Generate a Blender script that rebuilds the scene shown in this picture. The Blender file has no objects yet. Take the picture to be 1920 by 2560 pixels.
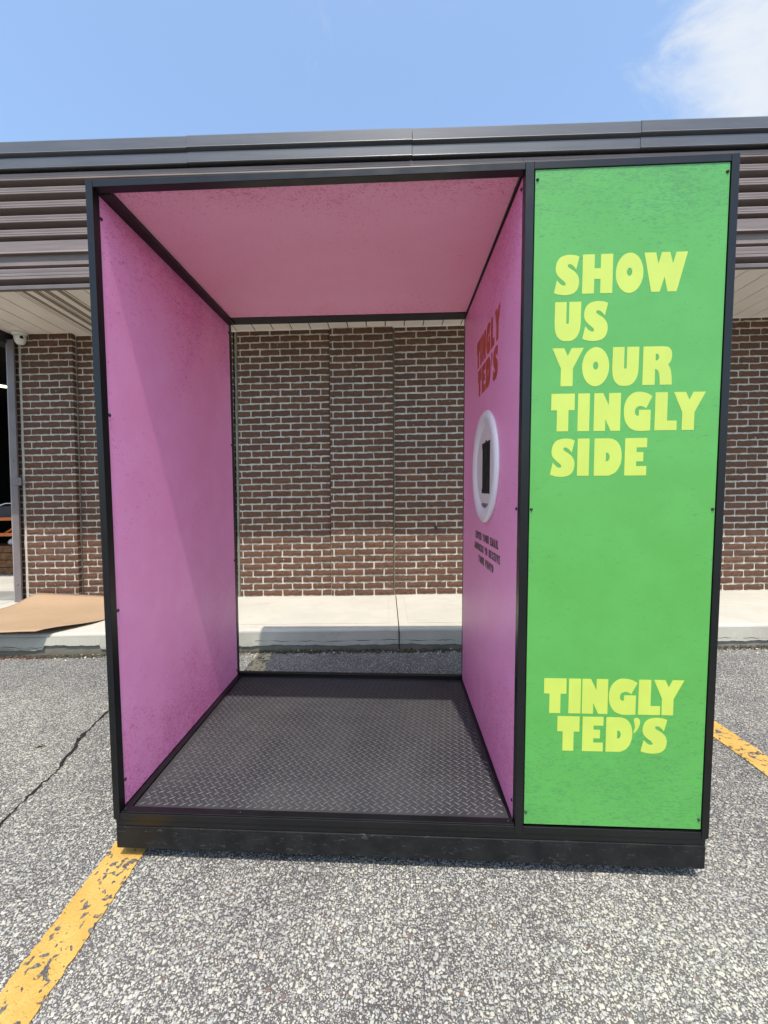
import bpy, math, random
import numpy as np
from mathutils import Vector, Matrix
from mathutils.geometry import tessellate_polygon
random.seed(7); RN = np.random.default_rng(7)
SC = bpy.context.scene; COL = SC.collection
SC.view_settings.view_transform = 'Standard'; SC.view_settings.look = 'None'
SC.view_settings.gamma = 1.0; SC.view_settings.use_curve_mapping = False
SC.view_settings.exposure = 1.34

# ------------------------------------------------------------------ camera
F_PX, PPX, PPY = 1035.25, 939.47, 1292.98
yaw, pitch, roll = -0.0472, -0.0606, -0.0046
fw = Vector((math.sin(yaw)*math.cos(pitch), math.cos(yaw)*math.cos(pitch), math.sin(pitch)))
r0 = Vector((math.cos(yaw), -math.sin(yaw), 0)); u0 = r0.cross(fw)
rv = r0*math.cos(roll)+u0*math.sin(roll); uv_ = -r0*math.sin(roll)+u0*math.cos(roll)
cam = bpy.data.cameras.new('camera'); camo = bpy.data.objects.new('camera', cam); COL.objects.link(camo)
CAM = Vector((0.9289, -1.259, 1.2125))
camo.matrix_world = Matrix(((rv.x, uv_.x, -fw.x, CAM.x), (rv.y, uv_.y, -fw.y, CAM.y), (rv.z, uv_.z, -fw.z, CAM.z), (0, 0, 0, 1)))
cam.sensor_fit = 'VERTICAL'; cam.sensor_height = 36; cam.lens = F_PX/2560*36
cam.shift_x = (960-PPX)/2560; cam.shift_y = (PPY-1280)/2560
cam.clip_start = 0.02; cam.clip_end = 2000
SC.camera = camo

# ------------------------------------------------------------------ light
TO_SUN = Vector((0.114, -1.0, 2.483)).normalized()
SUN_EL = math.asin(TO_SUN.z); SUN_AZ = math.atan2(TO_SUN.x, TO_SUN.y)
sl = bpy.data.lights.new('sun', 'SUN'); sl.energy = 2.05; sl.angle = math.radians(0.6); sl.color = (1.0, 0.94, 0.85)
so = bpy.data.objects.new('sun', sl); COL.objects.link(so); so.rotation_euler = TO_SUN.to_track_quat('Z', 'Y').to_euler()
W = bpy.data.worlds.new('World'); SC.world = W; W.use_nodes = True
nt = W.node_tree; nt.nodes.clear()
def nn(t, typ, **kw):
    n = t.nodes.new(typ)
    for k, v in kw.items(): setattr(n, k, v)
    return n
out = nn(nt, 'ShaderNodeOutputWorld'); bg = nn(nt, 'ShaderNodeBackground')
sky = nn(nt, 'ShaderNodeTexSky', sky_type='NISHITA', sun_disc=False, sun_elevation=SUN_EL, sun_rotation=SUN_AZ)
sky.air_density = 1.0; sky.dust_density = 2.4; sky.ozone_density = 2.0; sky.altitude = 100
bg.inputs['Strength'].default_value = 0.15
tc = nn(nt, 'ShaderNodeTexCoord')
mp = nn(nt, 'ShaderNodeMapping'); mp.inputs['Location'].default_value = (3.1, 1.7, 0.4); mp.inputs['Scale'].default_value = (1.0, 1.0, 1.25)
nz = nn(nt, 'ShaderNodeTexNoise'); nz.inputs['Scale'].default_value = 5.2; nz.inputs['Detail'].default_value = 9; nz.inputs['Roughness'].default_value = 0.63; nz.inputs['Distortion'].default_value = 0.6
nt.links.new(tc.outputs['Generated'], mp.inputs[0]); nt.links.new(mp.outputs[0], nz.inputs['Vector'])
# the bank of cloud over the roof: its own place in the sky, plus thin cloud elsewhere
dst = nn(nt, 'ShaderNodeVectorMath', operation='DISTANCE'); dst.inputs[1].default_value = Vector((0.57, 0.565, 0.63)).normalized()
nrm = nn(nt, 'ShaderNodeVectorMath', operation='NORMALIZE'); nt.links.new(tc.outputs['Generated'], nrm.inputs[0]); nt.links.new(nrm.outputs[0], dst.inputs[0])
bank = nn(nt, 'ShaderNodeMapRange'); bank.inputs['From Min'].default_value = 0.30; bank.inputs['From Max'].default_value = 0.12
bank.inputs['To Min'].default_value = -0.10; bank.inputs['To Max'].default_value = 0.20
nt.links.new(dst.outputs['Value'], bank.inputs['Value'])
ad = nn(nt, 'ShaderNodeMath', operation='ADD'); nt.links.new(nz.outputs['Fac'], ad.inputs[0]); nt.links.new(bank.outputs[0], ad.inputs[1])
cr = nn(nt, 'ShaderNodeMapRange', interpolation_type='SMOOTHSTEP'); cr.inputs['From Min'].default_value = 0.52; cr.inputs['From Max'].default_value = 0.86
cr.inputs['To Max'].default_value = 0.88; cr.inputs['To Min'].default_value = 0.05
nt.links.new(ad.outputs[0], cr.inputs['Value'])
mx = nn(nt, 'ShaderNodeMix', data_type='RGBA'); nt.links.new(cr.outputs[0], mx.inputs['Factor'])
tint = nn(nt, 'ShaderNodeMix', data_type='RGBA', blend_type='MULTIPLY'); tint.inputs['Factor'].default_value = 1
nt.links.new(sky.outputs[0], tint.inputs[6]); tint.inputs[7].default_value = (0.76, 0.83, 0.83, 1)
nt.links.new(tint.outputs[2], mx.inputs[6]); mx.inputs[7].default_value = (2.3, 2.4, 2.5, 1)
nt.links.new(mx.outputs[2], bg.inputs['Color']); nt.links.new(bg.outputs[0], out.inputs[0])
SKY = dict(sky=sky, tint=tint, mx=mx)

# ------------------------------------------------------------------ helpers
P = dict(wr=0.0152, wp=0.0263, wy=2.8816, a=0.0209)
CA, SA = math.cos(P['a']), math.sin(P['a'])
def Wl(s, q, z):            # building coordinates: along the wall, into it, up
    q2 = q+P['wp']*z; z2 = z+P['wr']*(s-1)-P['wp']*q
    return (s*CA-q2*SA, P['wy']+s*SA+q2*CA, z2)
def I(x, y, z): return (x, y, z)
WROT = Matrix(((CA, -SA, 0), (SA, CA, 0), (0, 0, 1))) @ Matrix.Rotation(-P['wr'], 3, 'Y') @ Matrix.Rotation(-P['wp'], 3, 'X')
HK = 0.166                  # top of the sidewalk above the asphalt
def sst(t): t = min(1, max(0, t)); return t*t*(3-2*t)
def gz(x, y):               # asphalt height: rises a little to the kerb and follows its fall
    t = sst((y-0.95)/0.75)
    return t*(P['wr']*(x-1.04)+0.029)

def tag(o, label=None, cat=None, group=None, kind=None):
    if label: o['label'] = label
    if cat: o['category'] = cat
    if group: o['group'] = group
    if kind: o['kind'] = kind
    return o
def empty(name, loc=(0, 0, 0)):
    o = bpy.data.objects.new(name, None); o.location = loc; o.empty_display_size = 0.1; COL.objects.link(o); return o
class MB:
    def __init__(s, T=I): s.v = []; s.f = []; s.T = T
    def add(s, vs, fs):
        b = len(s.v); s.v += [s.T(*p) for p in vs]; s.f += [tuple(b+i for i in f) for f in fs]; return s
    def box(s, x0, x1, y0, y1, z0, z1):
        return s.add([(x0, y0, z0), (x1, y0, z0), (x1, y1, z0), (x0, y1, z0), (x0, y0, z1), (x1, y0, z1), (x1, y1, z1), (x0, y1, z1)],
                     [(0, 3, 2, 1), (4, 5, 6, 7), (0, 1, 5, 4), (1, 2, 6, 5), (2, 3, 7, 6), (3, 0, 4, 7)])
    def prof(s, pts, s0, s1, n=1, close=True):      # profile of (y, z) points extruded along x
        k = len(pts); vs = []
        for i in range(n+1):
            x = s0+(s1-s0)*i/n
            vs += [(x, y, z) for y, z in pts]
        fs = []
        for i in range(n):
            for j in range(k if close else k-1):
                a = i*k+j; b = i*k+(j+1) % k
                fs.append((a, b, b+k, a+k))
        if close: fs += [tuple(range(k-1, -1, -1)), tuple(range(n*k, n*k+k))]
        return s.add(vs, fs)
    def tube(s, p0, p1, r, n=10, r1=None):
        p0 = Vector(p0); p1 = Vector(p1); d = (p1-p0).normalized(); r1 = r if r1 is None else r1
        a = d.orthogonal().normalized(); b = d.cross(a); vs = []
        for p, rr in ((p0, r), (p1, r1)):
            for i in range(n):
                t = 2*math.pi*i/n; w = p+a*math.cos(t)*rr+b*math.sin(t)*rr; vs.append(tuple(w))
        fs = [(i, (i+1) % n, n+(i+1) % n, n+i) for i in range(n)]+[tuple(range(n-1, -1, -1)), tuple(range(n, 2*n))]
        return s.add(vs, fs)
    def lathe(s, c, prof, n=28, axis='z', sq=1.0):    # prof: (radius, height) from centre c
        vs = []; fs = []
        for r, h in prof:
            for i in range(n):
                t = 2*math.pi*i/n; x, y = r*math.cos(t), r*math.sin(t)
                if axis == 'z': vs.append((c[0]+x, c[1]+y, c[2]+h))
                elif axis == 'x': vs.append((c[0]+h, c[1]+x, c[2]+y))
                else: vs.append((c[0]+x, c[1]+h, c[2]+y))
        for k in range(len(prof)-1):
            for i in range(n): a = k*n+i; b = k*n+(i+1) % n; fs.append((a, b, b+n, a+n))
        fs.append(tuple(range(n-1, -1, -1))); fs.append(tuple(range((len(prof)-1)*n, len(prof)*n)))
        return s.add(vs, fs)
    def build(s, name, mat, parent=None, bevel=0, smooth=False, loc=None, segs=2):
        L = Vector(parent.location if parent is not None else (loc or (0, 0, 0)))
        if parent is not None and parent.parent is not None: L = L+Vector(parent.parent.location)
        me = bpy.data.meshes.new(name); me.from_pydata([tuple(Vector(p)-L) for p in s.v], [], s.f)
        me.materials.append(mat); me.validate(); me.update()
        import bmesh
        bm = bmesh.new(); bm.from_mesh(me); bmesh.ops.recalc_face_normals(bm, faces=bm.faces); bm.to_mesh(me); bm.free()
        if smooth: me.polygons.foreach_set('use_smooth', [True]*len(me.polygons))
        o = bpy.data.objects.new(name, me); COL.objects.link(o)
        if parent is not None: o.parent = parent
        else: o.location = L
        if bevel:
            m = o.modifiers.new('bevel', 'BEVEL'); m.width = bevel; m.segments = segs; m.limit_method = 'ANGLE'; m.angle_limit = math.radians(40)
        return o

# ------------------------------------------------------------------ materials
def M(name):
    m = bpy.data.materials.new(name); m.use_nodes = True; t = m.node_tree; b = t.nodes['Principled BSDF']; return m, t, b
def lk(t, a, b): t.links.new(a, b)
def coord(t, kind='Object', scale=(1, 1, 1), loc=(0, 0, 0)):
    c = nn(t, 'ShaderNodeTexCoord'); m = nn(t, 'ShaderNodeMapping'); m.inputs['Scale'].default_value = scale; m.inputs['Location'].default_value = loc
    lk(t, c.outputs[kind], m.inputs[0]); return m.outputs[0]
def wcoord(t, scale=(1, 1, 1), loc=(0, 0, 0)):
    g = nn(t, 'ShaderNodeNewGeometry'); m = nn(t, 'ShaderNodeMapping'); m.inputs['Scale'].default_value = scale; m.inputs['Location'].default_value = loc
    lk(t, g.outputs['Position'], m.inputs[0]); return m.outputs[0]
def noise(t, vec, scale, detail=4, rough=0.5, dist=0):
    n = nn(t, 'ShaderNodeTexNoise'); n.inputs['Scale'].default_value = scale; n.inputs['Detail'].default_value = detail
    n.inputs['Roughness'].default_value = rough; n.inputs['Distortion'].default_value = dist; lk(t, vec, n.inputs['Vector']); return n.outputs['Fac']
def mr(t, v, a, b, c=0, d=1, smooth=True):
    n = nn(t, 'ShaderNodeMapRange', interpolation_type='SMOOTHSTEP' if smooth else 'LINEAR'); lk(t, v, n.inputs['Value'])
    for k, x in zip(('From Min', 'From Max', 'To Min', 'To Max'), (a, b, c, d)): n.inputs[k].default_value = x
    return n.outputs[0]
def mix(t, f, a, b, mode='MIX'):
    n = nn(t, 'ShaderNodeMix', data_type='RGBA', blend_type=mode)
    for s, v in ((n.inputs['Factor'], f), (n.inputs[6], a), (n.inputs[7], b)):
        if isinstance(v, (int, float)): s.default_value = v
        elif isinstance(v, tuple): s.default_value = v+(1,) if len(v) == 3 else v
        else: lk(t, v, s)
    return n.outputs[2]
def mt(t, op, a, b=None, c=None):
    n = nn(t, 'ShaderNodeMath', operation=op)
    for i, v in enumerate((a, b, c)):
        if v is None: continue
        if isinstance(v, (int, float)): n.inputs[i].default_value = v
        else: lk(t, v, n.inputs[i])
    return n.outputs[0]
def bump(t, b, h, strength=0.5, dist=0.01):
    n = nn(t, 'ShaderNodeBump'); n.inputs['Strength'].default_value = strength; n.inputs['Distance'].default_value = dist
    lk(t, h, n.inputs['Height']); lk(t, n.outputs[0], b.inputs['Normal'])
def sep(t, v):
    n = nn(t, 'ShaderNodeSeparateXYZ'); lk(t, v, n.inputs[0]); return n.outputs
def setb(b, col=None, rough=0.5, spec=0.5, metal=0):
    if col is not None:
        if isinstance(col, tuple): b.inputs['Base Color'].default_value = col+(1,)
    b.inputs['Roughness'].default_value = rough; b.inputs['Specular IOR Level'].default_value = spec; b.inputs['Metallic'].default_value = metal
def simple(name, col, rough=0.5, spec=0.5, metal=0, var=0.12, vs=9, bmp=0.0, bs=120):
    m, t, b = M(name); setb(b, col, rough, spec, metal)
    v = wcoord(t); n = noise(t, v, vs, 5)
    lk(t, mix(t, mr(t, n, .3, .7), tuple(c*(1-var) for c in col), tuple(min(1, c*(1+var)) for c in col)), b.inputs['Base Color'])
    lk(t, mr(t, noise(t, v, vs*3, 3), .3, .7, rough*0.88, min(1, rough*1.12)), b.inputs['Roughness'])
    if bmp: bump(t, b, noise(t, v, bs, 3), bmp, 0.002)
    return m

m_frame = simple('black_paint', (0.005, 0.0052, 0.006), 0.32, 0.40, var=.2, vs=5, bmp=.03, bs=60)
def mk_plinth():
    m, t, b = M('plinth_paint'); setb(b, (0.02, 0.02, 0.022), 0.5, 0.2)
    v = wcoord(t, (1, 1, 1)); s = noise(t, v, 14, 6, .6); g = noise(t, wcoord(t, (9, 9, 30)), 3, 5, .65, 1.5)
    f = mr(t, g, .585, .68, 0, .7)
    c = mix(t, mr(t, s, .35, .7), (.008, .008, .009), (.016, .0155, .0155)); lk(t, mix(t, f, c, (.075, .072, .068)), b.inputs['Base Color'])
    lk(t, mr(t, s, .3, .7, .42, .62), b.inputs['Roughness']); bump(t, b, noise(t, v, 25, 4), .08, .003)
    return m
m_plinth = mk_plinth()

def printed(name, base, base2, fleck, lo, hi, axis, rough, stretch, edge, sheen=0.5, fade=0.18):
    # printed board: flat ink with small torn flecks, denser towards the ends of the board
    m, t, b = M(name); setb(b, base, rough, sheen)
    v = wcoord(t); xyz = sep(t, v)
    h = xyz[axis]
    mid = (lo+hi)/2; half = (hi-lo)/2
    d = mt(t, 'ABSOLUTE', mt(t, 'DIVIDE', mt(t, 'SUBTRACT', h, mid), half))
    big = noise(t, v, 2.6, 4, .6, .6)
    dens = mt(t, 'ADD', mr(t, d, edge, 1.0, 0, .115), mr(t, big, .36, .74, -.02, .065))
    f1 = noise(t, wcoord(t, stretch), 1.0, 4, .6, 1.8)
    fl = mr(t, mt(t, 'ADD', f1, dens), .650, .685, 0, 1)
    med = noise(t, v, 7, 5, .6)
    c = mix(t, mr(t, med, .35, .7), base, base2)
    edgef = mr(t, mt(t, 'ADD', mt(t, 'MULTIPLY', d, .55), mt(t, 'MULTIPLY', big, .6)), .62, .95, 0, fade)
    c = mix(t, edgef, c, fleck)
    lk(t, mix(t, mt(t, 'MULTIPLY', fl, .66), c, fleck), b.inputs['Base Color'])
    bump(t, b, noise(t, v, 700, 2), .05, .0006)
    return m
m_green = printed('green_print', (.088, .335, .066), (.097, .362, .075), (.062, .215, .072), .17, 2.13, 2, .30, (46, 46, 185), .52, .5, .05)
m_pink = printed('pink_print', (.90, .34, .60), (.92, .37, .64), (.60, .10, .30), .16, 2.13, 2, .42, (70, 60, 125), .45, .4, .24)
m_pinkc = printed('pink_print_ceiling', (.95, .46, .62), (.96, .49, .65), (.66, .16, .32), .0, 1.0, 1, .45, (75, 100, 90), .5, .4, .12)
m_yel = simple('yellow_ink', (.49, .585, .095), .34, .5, var=.03)
m_red = simple('red_ink', (.50, .065, .035), .45, .4, var=.06)
m_blk = simple('black_ink', (.02, .015, .018), .45, .4, var=.1)
m_white = simple('white_plastic', (.86, .85, .86), .33, .5, var=.03, vs=4)
m_disc = simple('white_board', (.74, .72, .71), .5, .4, var=.04, vs=6)
m_screen = simple('dark_opening', (.014, .013, .012), .6, .2, var=.2)
m_sensor = simple('grey_lens', (.17, .17, .19), .3, .5, var=.1)
m_screw = simple('screw_black', (.015, .015, .016), .4, .5, var=.2)

def mk_plate():
    m, t, b = M('tread_plate'); setb(b, (.09, .088, .088), .42, .3)
    v = wcoord(t); s = noise(t, v, 3.5, 6, .6); f = noise(t, v, 60, 4, .7)
    c = mix(t, mr(t, s, .3, .72), (.027, .028, .031), (.043, .043, .045)); c = mix(t, mr(t, f, .62, .75, 0, .25), c, (.12, .115, .11))
    lk(t, c, b.inputs['Base Color']); lk(t, mr(t, s, .3, .7, .36, .55), b.inputs['Roughness']); bump(t, b, f, .06, .001)
    return m
m_plate = mk_plate()
m_lug = simple('tread_lug_metal', (.070, .070, .071), .36, .5, var=.2, vs=30)

def mk_brick():
    m, t, b = M('rug_brick'); setb(b, None, .85, .25)
    oi = nn(t, 'ShaderNodeObjectInfo'); rnd = oi.outputs['Random']
    c0 = nn(t, 'ShaderNodeTexCoord'); off = nn(t, 'ShaderNodeVectorMath', operation='MULTIPLY_ADD')
    cb = nn(t, 'ShaderNodeCombineXYZ'); lk(t, rnd, cb.inputs[0]); lk(t, rnd, cb.inputs[1]); lk(t, rnd, cb.inputs[2])
    lk(t, cb.outputs[0], off.inputs[0]); off.inputs[1].default_value = (37, 91, 63)
    g = nn(t, 'ShaderNodeNewGeometry'); lk(t, g.outputs['Position'], off.inputs[2])
    mp = nn(t, 'ShaderNodeMapping'); mp.inputs['Scale'].default_value = (22, 30, 150); lk(t, off.outputs[0], mp.inputs[0])
    groove = noise(t, mp.outputs[0], 1.0, 3, .55, 1.1)
    fine = noise(t, off.outputs[0], 160, 3, .6)
    ramp = nn(t, 'ShaderNodeValToRGB'); lk(t, rnd, ramp.inputs[0]); r = ramp.color_ramp
    r.elements[0].position = 0; r.elements[0].color = (0.103, 0.053, 0.031, 1); r.elements[1].position = 1; r.elements[1].color = (0.149, 0.072, 0.040, 1)
    for p, c in ((.25, (0.126, 0.062, 0.036)), (.5, (0.114, 0.057, 0.034)), (.62, (0.140, 0.066, 0.037)), (.82, (0.105, 0.055, 0.036))):
        e = r.elements.new(p); e.color = c+(1,)
    c = mix(t, mr(t, groove, .52, .66, 0, .75), ramp.outputs[0], (.045, .025, .02))
    c = mix(t, mr(t, fine, .6, .8, 0, .3), c, (.19, .11, .075))
    sp = noise(t, off.outputs[0], 45, 2, .4); c = mix(t, mr(t, sp, .735, .77, 0, .8), c, (.42, .39, .34))
    lk(t, c, b.inputs['Base Color'])
    bump(t, b, mt(t, 'SUBTRACT', mt(t, 'MULTIPLY', fine, .25), groove), .75, .006)
    return m
m_brick = mk_brick()
def mk_mortar(name, a, bcol, sc=60):
    m, t, b = M(name); setb(b, None, .92, .2); v = wcoord(t)
    n = noise(t, v, 4, 6, .6); f = noise(t, v, sc*3, 4, .7)
    c = mix(t, mr(t, n, .3, .7), a, bcol); lk(t, mix(t, mr(t, f, .55, .8, 0, .35), c, tuple(x*.6 for x in a)), b.inputs['Base Color'])
    bump(t, b, noise(t, v, sc, 5, .65), .6, .006); return m
m_mortar = mk_mortar('mortar', (.48, .44, .37), (.58, .535, .455))
m_caulk = mk_mortar('joint_caulk', (.16, .15, .115), (.24, .225, .175), 30)

def mk_conc(name, a, c2, stain, dirt=False):
    m, t, b = M(name); setb(b, None, .9, .25); v = wcoord(t)
    n = noise(t, v, 1.8, 7, .62, .4); f = noise(t, v, 220, 4, .7); s = noise(t, wcoord(t, (3, 12, 3)), 2.2, 5, .6, .8)
    c = mix(t, mr(t, n, .3, .7), a, c2); c = mix(t, mr(t, s, .56, .78, 0, .6), c, stain)
    c = mix(t, mr(t, f, .6, .8, 0, .35), c, tuple(x*.55 for x in a))
    pit = nn(t, 'ShaderNodeTexVoronoi'); pit.inputs['Scale'].default_value = 40; lk(t, v, pit.inputs['Vector'])
    c = mix(t, mr(t, pit.outputs['Distance'], .06, .09, .5, 0), c, tuple(x*.4 for x in stain))
    if dirt:
        z = sep(t, v)[2]; dn = noise(t, v, 9, 5, .6)
        w = mr(t, mt(t, 'SUBTRACT', z, mt(t, 'MULTIPLY', dn, .09)), -.035, .035, .75, 0)
        c = mix(t, w, c, (.10, .095, .07))
    lk(t, c, b.inputs['Base Color']); bump(t, b, mt(t, 'ADD', f, mt(t, 'MULTIPLY', n, 2)), .35, .003)
    return m
m_walk = mk_conc('sidewalk_concrete', (.415, .39, .335), (.48, .45, .385), (.335, .31, .25))
m_kerb = mk_conc('kerb_concrete', (.31, .29, .24), (.38, .36, .30), (.19, .19, .17), True)
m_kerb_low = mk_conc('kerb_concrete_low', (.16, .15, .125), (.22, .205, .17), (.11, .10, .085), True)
m_ifloor = mk_conc('interior_floor', (.40, .38, .33), (.46, .44, .38), (.32, .30, .26))

def asphalt_nodes(t, bnode, paint=None):
    v = wcoord(t); warp = nn(t, 'ShaderNodeTexNoise'); warp.inputs['Scale'].default_value = 60; lk(t, v, warp.inputs['Vector'])
    wv = nn(t, 'ShaderNodeVectorMath', operation='MULTIPLY_ADD'); lk(t, warp.outputs['Color'], wv.inputs[0]); wv.inputs[1].default_value = (.007, .007, 0); lk(t, v, wv.inputs[2])
    big = noise(t, v, .9, 5, .6); med = noise(t, v, 7, 4, .6)
    masks = []; cols = []; hts = []
    for sc, rad, k in ((74, .43, 0), (135, .46, 1), (255, .48, 2)):
        vo = nn(t, 'ShaderNodeTexVoronoi', feature='F1', voronoi_dimensions='2D'); vo.inputs['Scale'].default_value = sc; vo.inputs['Randomness'].default_value = 1
        lk(t, wv.outputs[0], vo.inputs['Vector'])
        rc = sep(t, vo.outputs['Color'])
        keep = mr(t, mt(t, 'ADD', rc[0], mt(t, 'MULTIPLY', mt(t, 'SUBTRACT', med, .5), .5)), *( (.50, .53), (.30, .33), (.28, .31))[k])
        size = mr(t, rc[1], 0, 1, rad*.55, rad, False)
        e = mt(t, 'SUBTRACT', size, vo.outputs['Distance'])
        mk = mt(t, 'MULTIPLY', mr(t, e, 0, .07), keep)
        ramp = nn(t, 'ShaderNodeValToRGB'); lk(t, rc[2], ramp.inputs[0]); r = ramp.color_ramp; r.interpolation = 'CONSTANT'
        r.elements[0].position = 0; r.elements[0].color = (.43, .42, .37, 1); r.elements[1].position = .965; r.elements[1].color = (.17, .12, .10, 1)
        for p, c in ((.16, (.35, .345, .32)), (.30, (.49, .475, .415)), (.48, (.25, .248, .24)), (.60, (.47, .445, .36)), (.74, (.38, .375, .365)), (.88, (.15, .147, .15))):
            el = r.elements.new(p); el.color = c+(1,)
        masks.append(mk); cols.append(ramp.outputs[0]); hts.append(mt(t, 'MULTIPLY', mk, (1, .6, .35)[k]))
    matrix = mix(t, mr(t, big, .3, .7), (.061, .056, .054), (.092, .085, .081))
    fn = noise(t, v, 900, 2, .6); matrix = mix(t, mr(t, fn, .45, .7, 0, .5), matrix, (.14, .135, .135))
    c = mix(t, masks[2], matrix, cols[2]); c = mix(t, masks[1], c, cols[1]); c = mix(t, masks[0], c, cols[0])
    c = mix(t, 1.0, c, mix(t, mr(t, big, .35, .68), (.76, .76, .775), (1.0, .985, .95)), 'MULTIPLY')
    st = noise(t, v, 2.3, 6, .65, .6); c = mix(t, mr(t, st, .58, .78, 0, .30), c, (.10, .088, .078))
    h = mt(t, 'MAXIMUM', mt(t, 'MAXIMUM', hts[0], hts[1]), hts[2])
    return v, c, h, masks
def mk_asphalt():
    m, t, b = M('asphalt'); setb(b, None, .82, .3)
    v, c, h, _ = asphalt_nodes(t, b); lk(t, c, b.inputs['Base Color']); bump(t, b, h, .9, .004); return m
m_asph = mk_asphalt()
def mk_paint():
    m, t, b = M('worn_line_paint'); setb(b, None, .7, .35)
    v, c, h, mk = asphalt_nodes(t, b)
    y = sep(t, v)[1]
    n = noise(t, v, 48, 3, .5, .6); n2 = noise(t, v, 13, 3, .5); fine = noise(t, v, 190, 3, .6)
    worn = mr(t, y, 1.1, 1.7, 0, .05)
    chip = mr(t, mt(t, 'ADD', mt(t, 'ADD', n, mt(t, 'MULTIPLY', mt(t, 'SUBTRACT', n2, .5), .42)), worn), .597, .612)
    pc = mix(t, mr(t, noise(t, v, 8, 4), .3, .7), (.47, .275, .060), (.53, .33, .09))
    pc = mix(t, mr(t, fine, .55, .75, 0, .45), pc, (.33, .17, .045)); pc = mix(t, mr(t, y, 1.1, 1.5, 0, .75), pc, (.42, .39, .27))
    lk(t, mix(t, chip, pc, mix(t, .7, c, (.055, .052, .056))), b.inputs['Base Color'])
    bump(t, b, mt(t, 'ADD', mt(t, 'MULTIPLY', h, .5), mt(t, 'MULTIPLY', chip, -1.0)), .8, .004); return m
m_paint = mk_paint()

def mk_fascia(name, col, rough, sheen):
    m, t, b = M(name); setb(b, col, rough, sheen); v = wcoord(t, (.8, 1, 9)); n = noise(t, v, 3, 5, .6); f = noise(t, wcoord(t), 90, 3)
    c = mix(t, mr(t, n, .3, .7), tuple(x*.88 for x in col), tuple(x*1.12 for x in col)); lk(t, c, b.inputs['Base Color'])
    str_ = noise(t, wcoord(t, (14, 1, .6)), 2.0, 5, .6); c = mix(t, mr(t, str_, .6, .8, 0, .25), c, tuple(x*1.5 for x in col)); lk(t, c, b.inputs['Base Color'])
    bump(t, b, f, .04, .002); return m
m_fas = mk_fascia('fascia_brown_metal', (.185, .146, .132), .5, .4)
m_cap = mk_fascia('cap_dark_metal', (.085, .085, .092), .34, .6)
m_soff = simple('soffit_enamel', (.84, .78, .70), .55, .3, var=.05, vs=3)
def mk_vent():
    m, t, b = M('soffit_perforated'); setb(b, None, .6, .3)
    vo = nn(t, 'ShaderNodeTexVoronoi', voronoi_dimensions='2D'); vo.inputs['Scale'].default_value = 210; vo.inputs['Randomness'].default_value = 0; lk(t, wcoord(t), vo.inputs['Vector'])
    lk(t, mix(t, mr(t, vo.outputs['Distance'], .33, .42), (.02, .015, .01), (.45, .39, .31)), b.inputs['Base Color']); return m
m_vent = mk_vent()
m_trim = simple('soffit_trim_white', (.80, .78, .72), .45, .4, var=.04)
m_card = mk_conc('brown_card', (.32, .215, .13), (.36, .245, .15), (.29, .19, .112)); m_card.node_tree.nodes['Principled BSDF'].inputs['Roughness'].default_value = .8
m_steel = simple('jamb_brown_paint', (.15, .125, .12), .5, .4, var=.1, vs=6)
m_dark = simple('dark_beam', (.03, .028, .03), .5, .3)
m_dome = simple('dome_white', (.72, .72, .66), .5, .4, var=.04)
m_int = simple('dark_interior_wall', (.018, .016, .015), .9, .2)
m_orange = simple('rack_orange', (.50, .12, .02), .5, .4)
m_wood = simple('crate_wood', (.13, .065, .03), .8, .2, var=.3, vs=20)
m_bag = simple('white_bag_plastic', (.6, .6, .6), .5, .4)
m_joint = simple('joint_dark', (.045, .04, .036), .9, .1, var=.3, vs=40)
m_crack = simple('crack_dark', (.022, .02, .018), .95, .1, var=.4, vs=60)
def mk_attr(name, rough=.8):
    m, t, b = M(name); setb(b, None, rough, .35); a = nn(t, 'ShaderNodeAttribute'); a.attribute_name = 'tone'; lk(t, a.outputs['Color'], b.inputs['Base Color'])
    bump(t, b, noise(t, wcoord(t), 400, 2), .3, .001); return m
m_stone = mk_attr('stone_mixed'); m_litter = mk_attr('leaf_litter_mixed', .9)
def mk_emit():
    m, t, b = M('tube_glow'); setb(b, (.8, .8, .6), .4); b.inputs['Emission Color'].default_value = (1, .95, .7, 1); b.inputs['Emission Strength'].default_value = 1.4; return m
m_tube = mk_emit()

# ------------------------------------------------------------------ asphalt lot
def build_ground():
    xs = sorted(set([-60, -30, -12, -6]+[round(-4+.25*i, 3) for i in range(45)]+[9, 14, 30, 60]))
    ys = sorted(set([-60, -25, -10, -5, -3]+[round(-2+.125*i, 3) for i in range(34)]+[2.4, 3.2, 6, 12, 30, 60]))
    vs = [(x, y, gz(max(-5, min(7, x)), y)) for y in ys for x in xs]; nx = len(xs)
    fs = [(j*nx+i, j*nx+i+1, (j+1)*nx+i+1, (j+1)*nx+i) for j in range(len(ys)-1) for i in range(nx-1)]
    o = MB().add(vs, fs).build('asphalt_lot', m_asph, smooth=True); tag(o, kind='structure')
build_ground()

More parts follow.
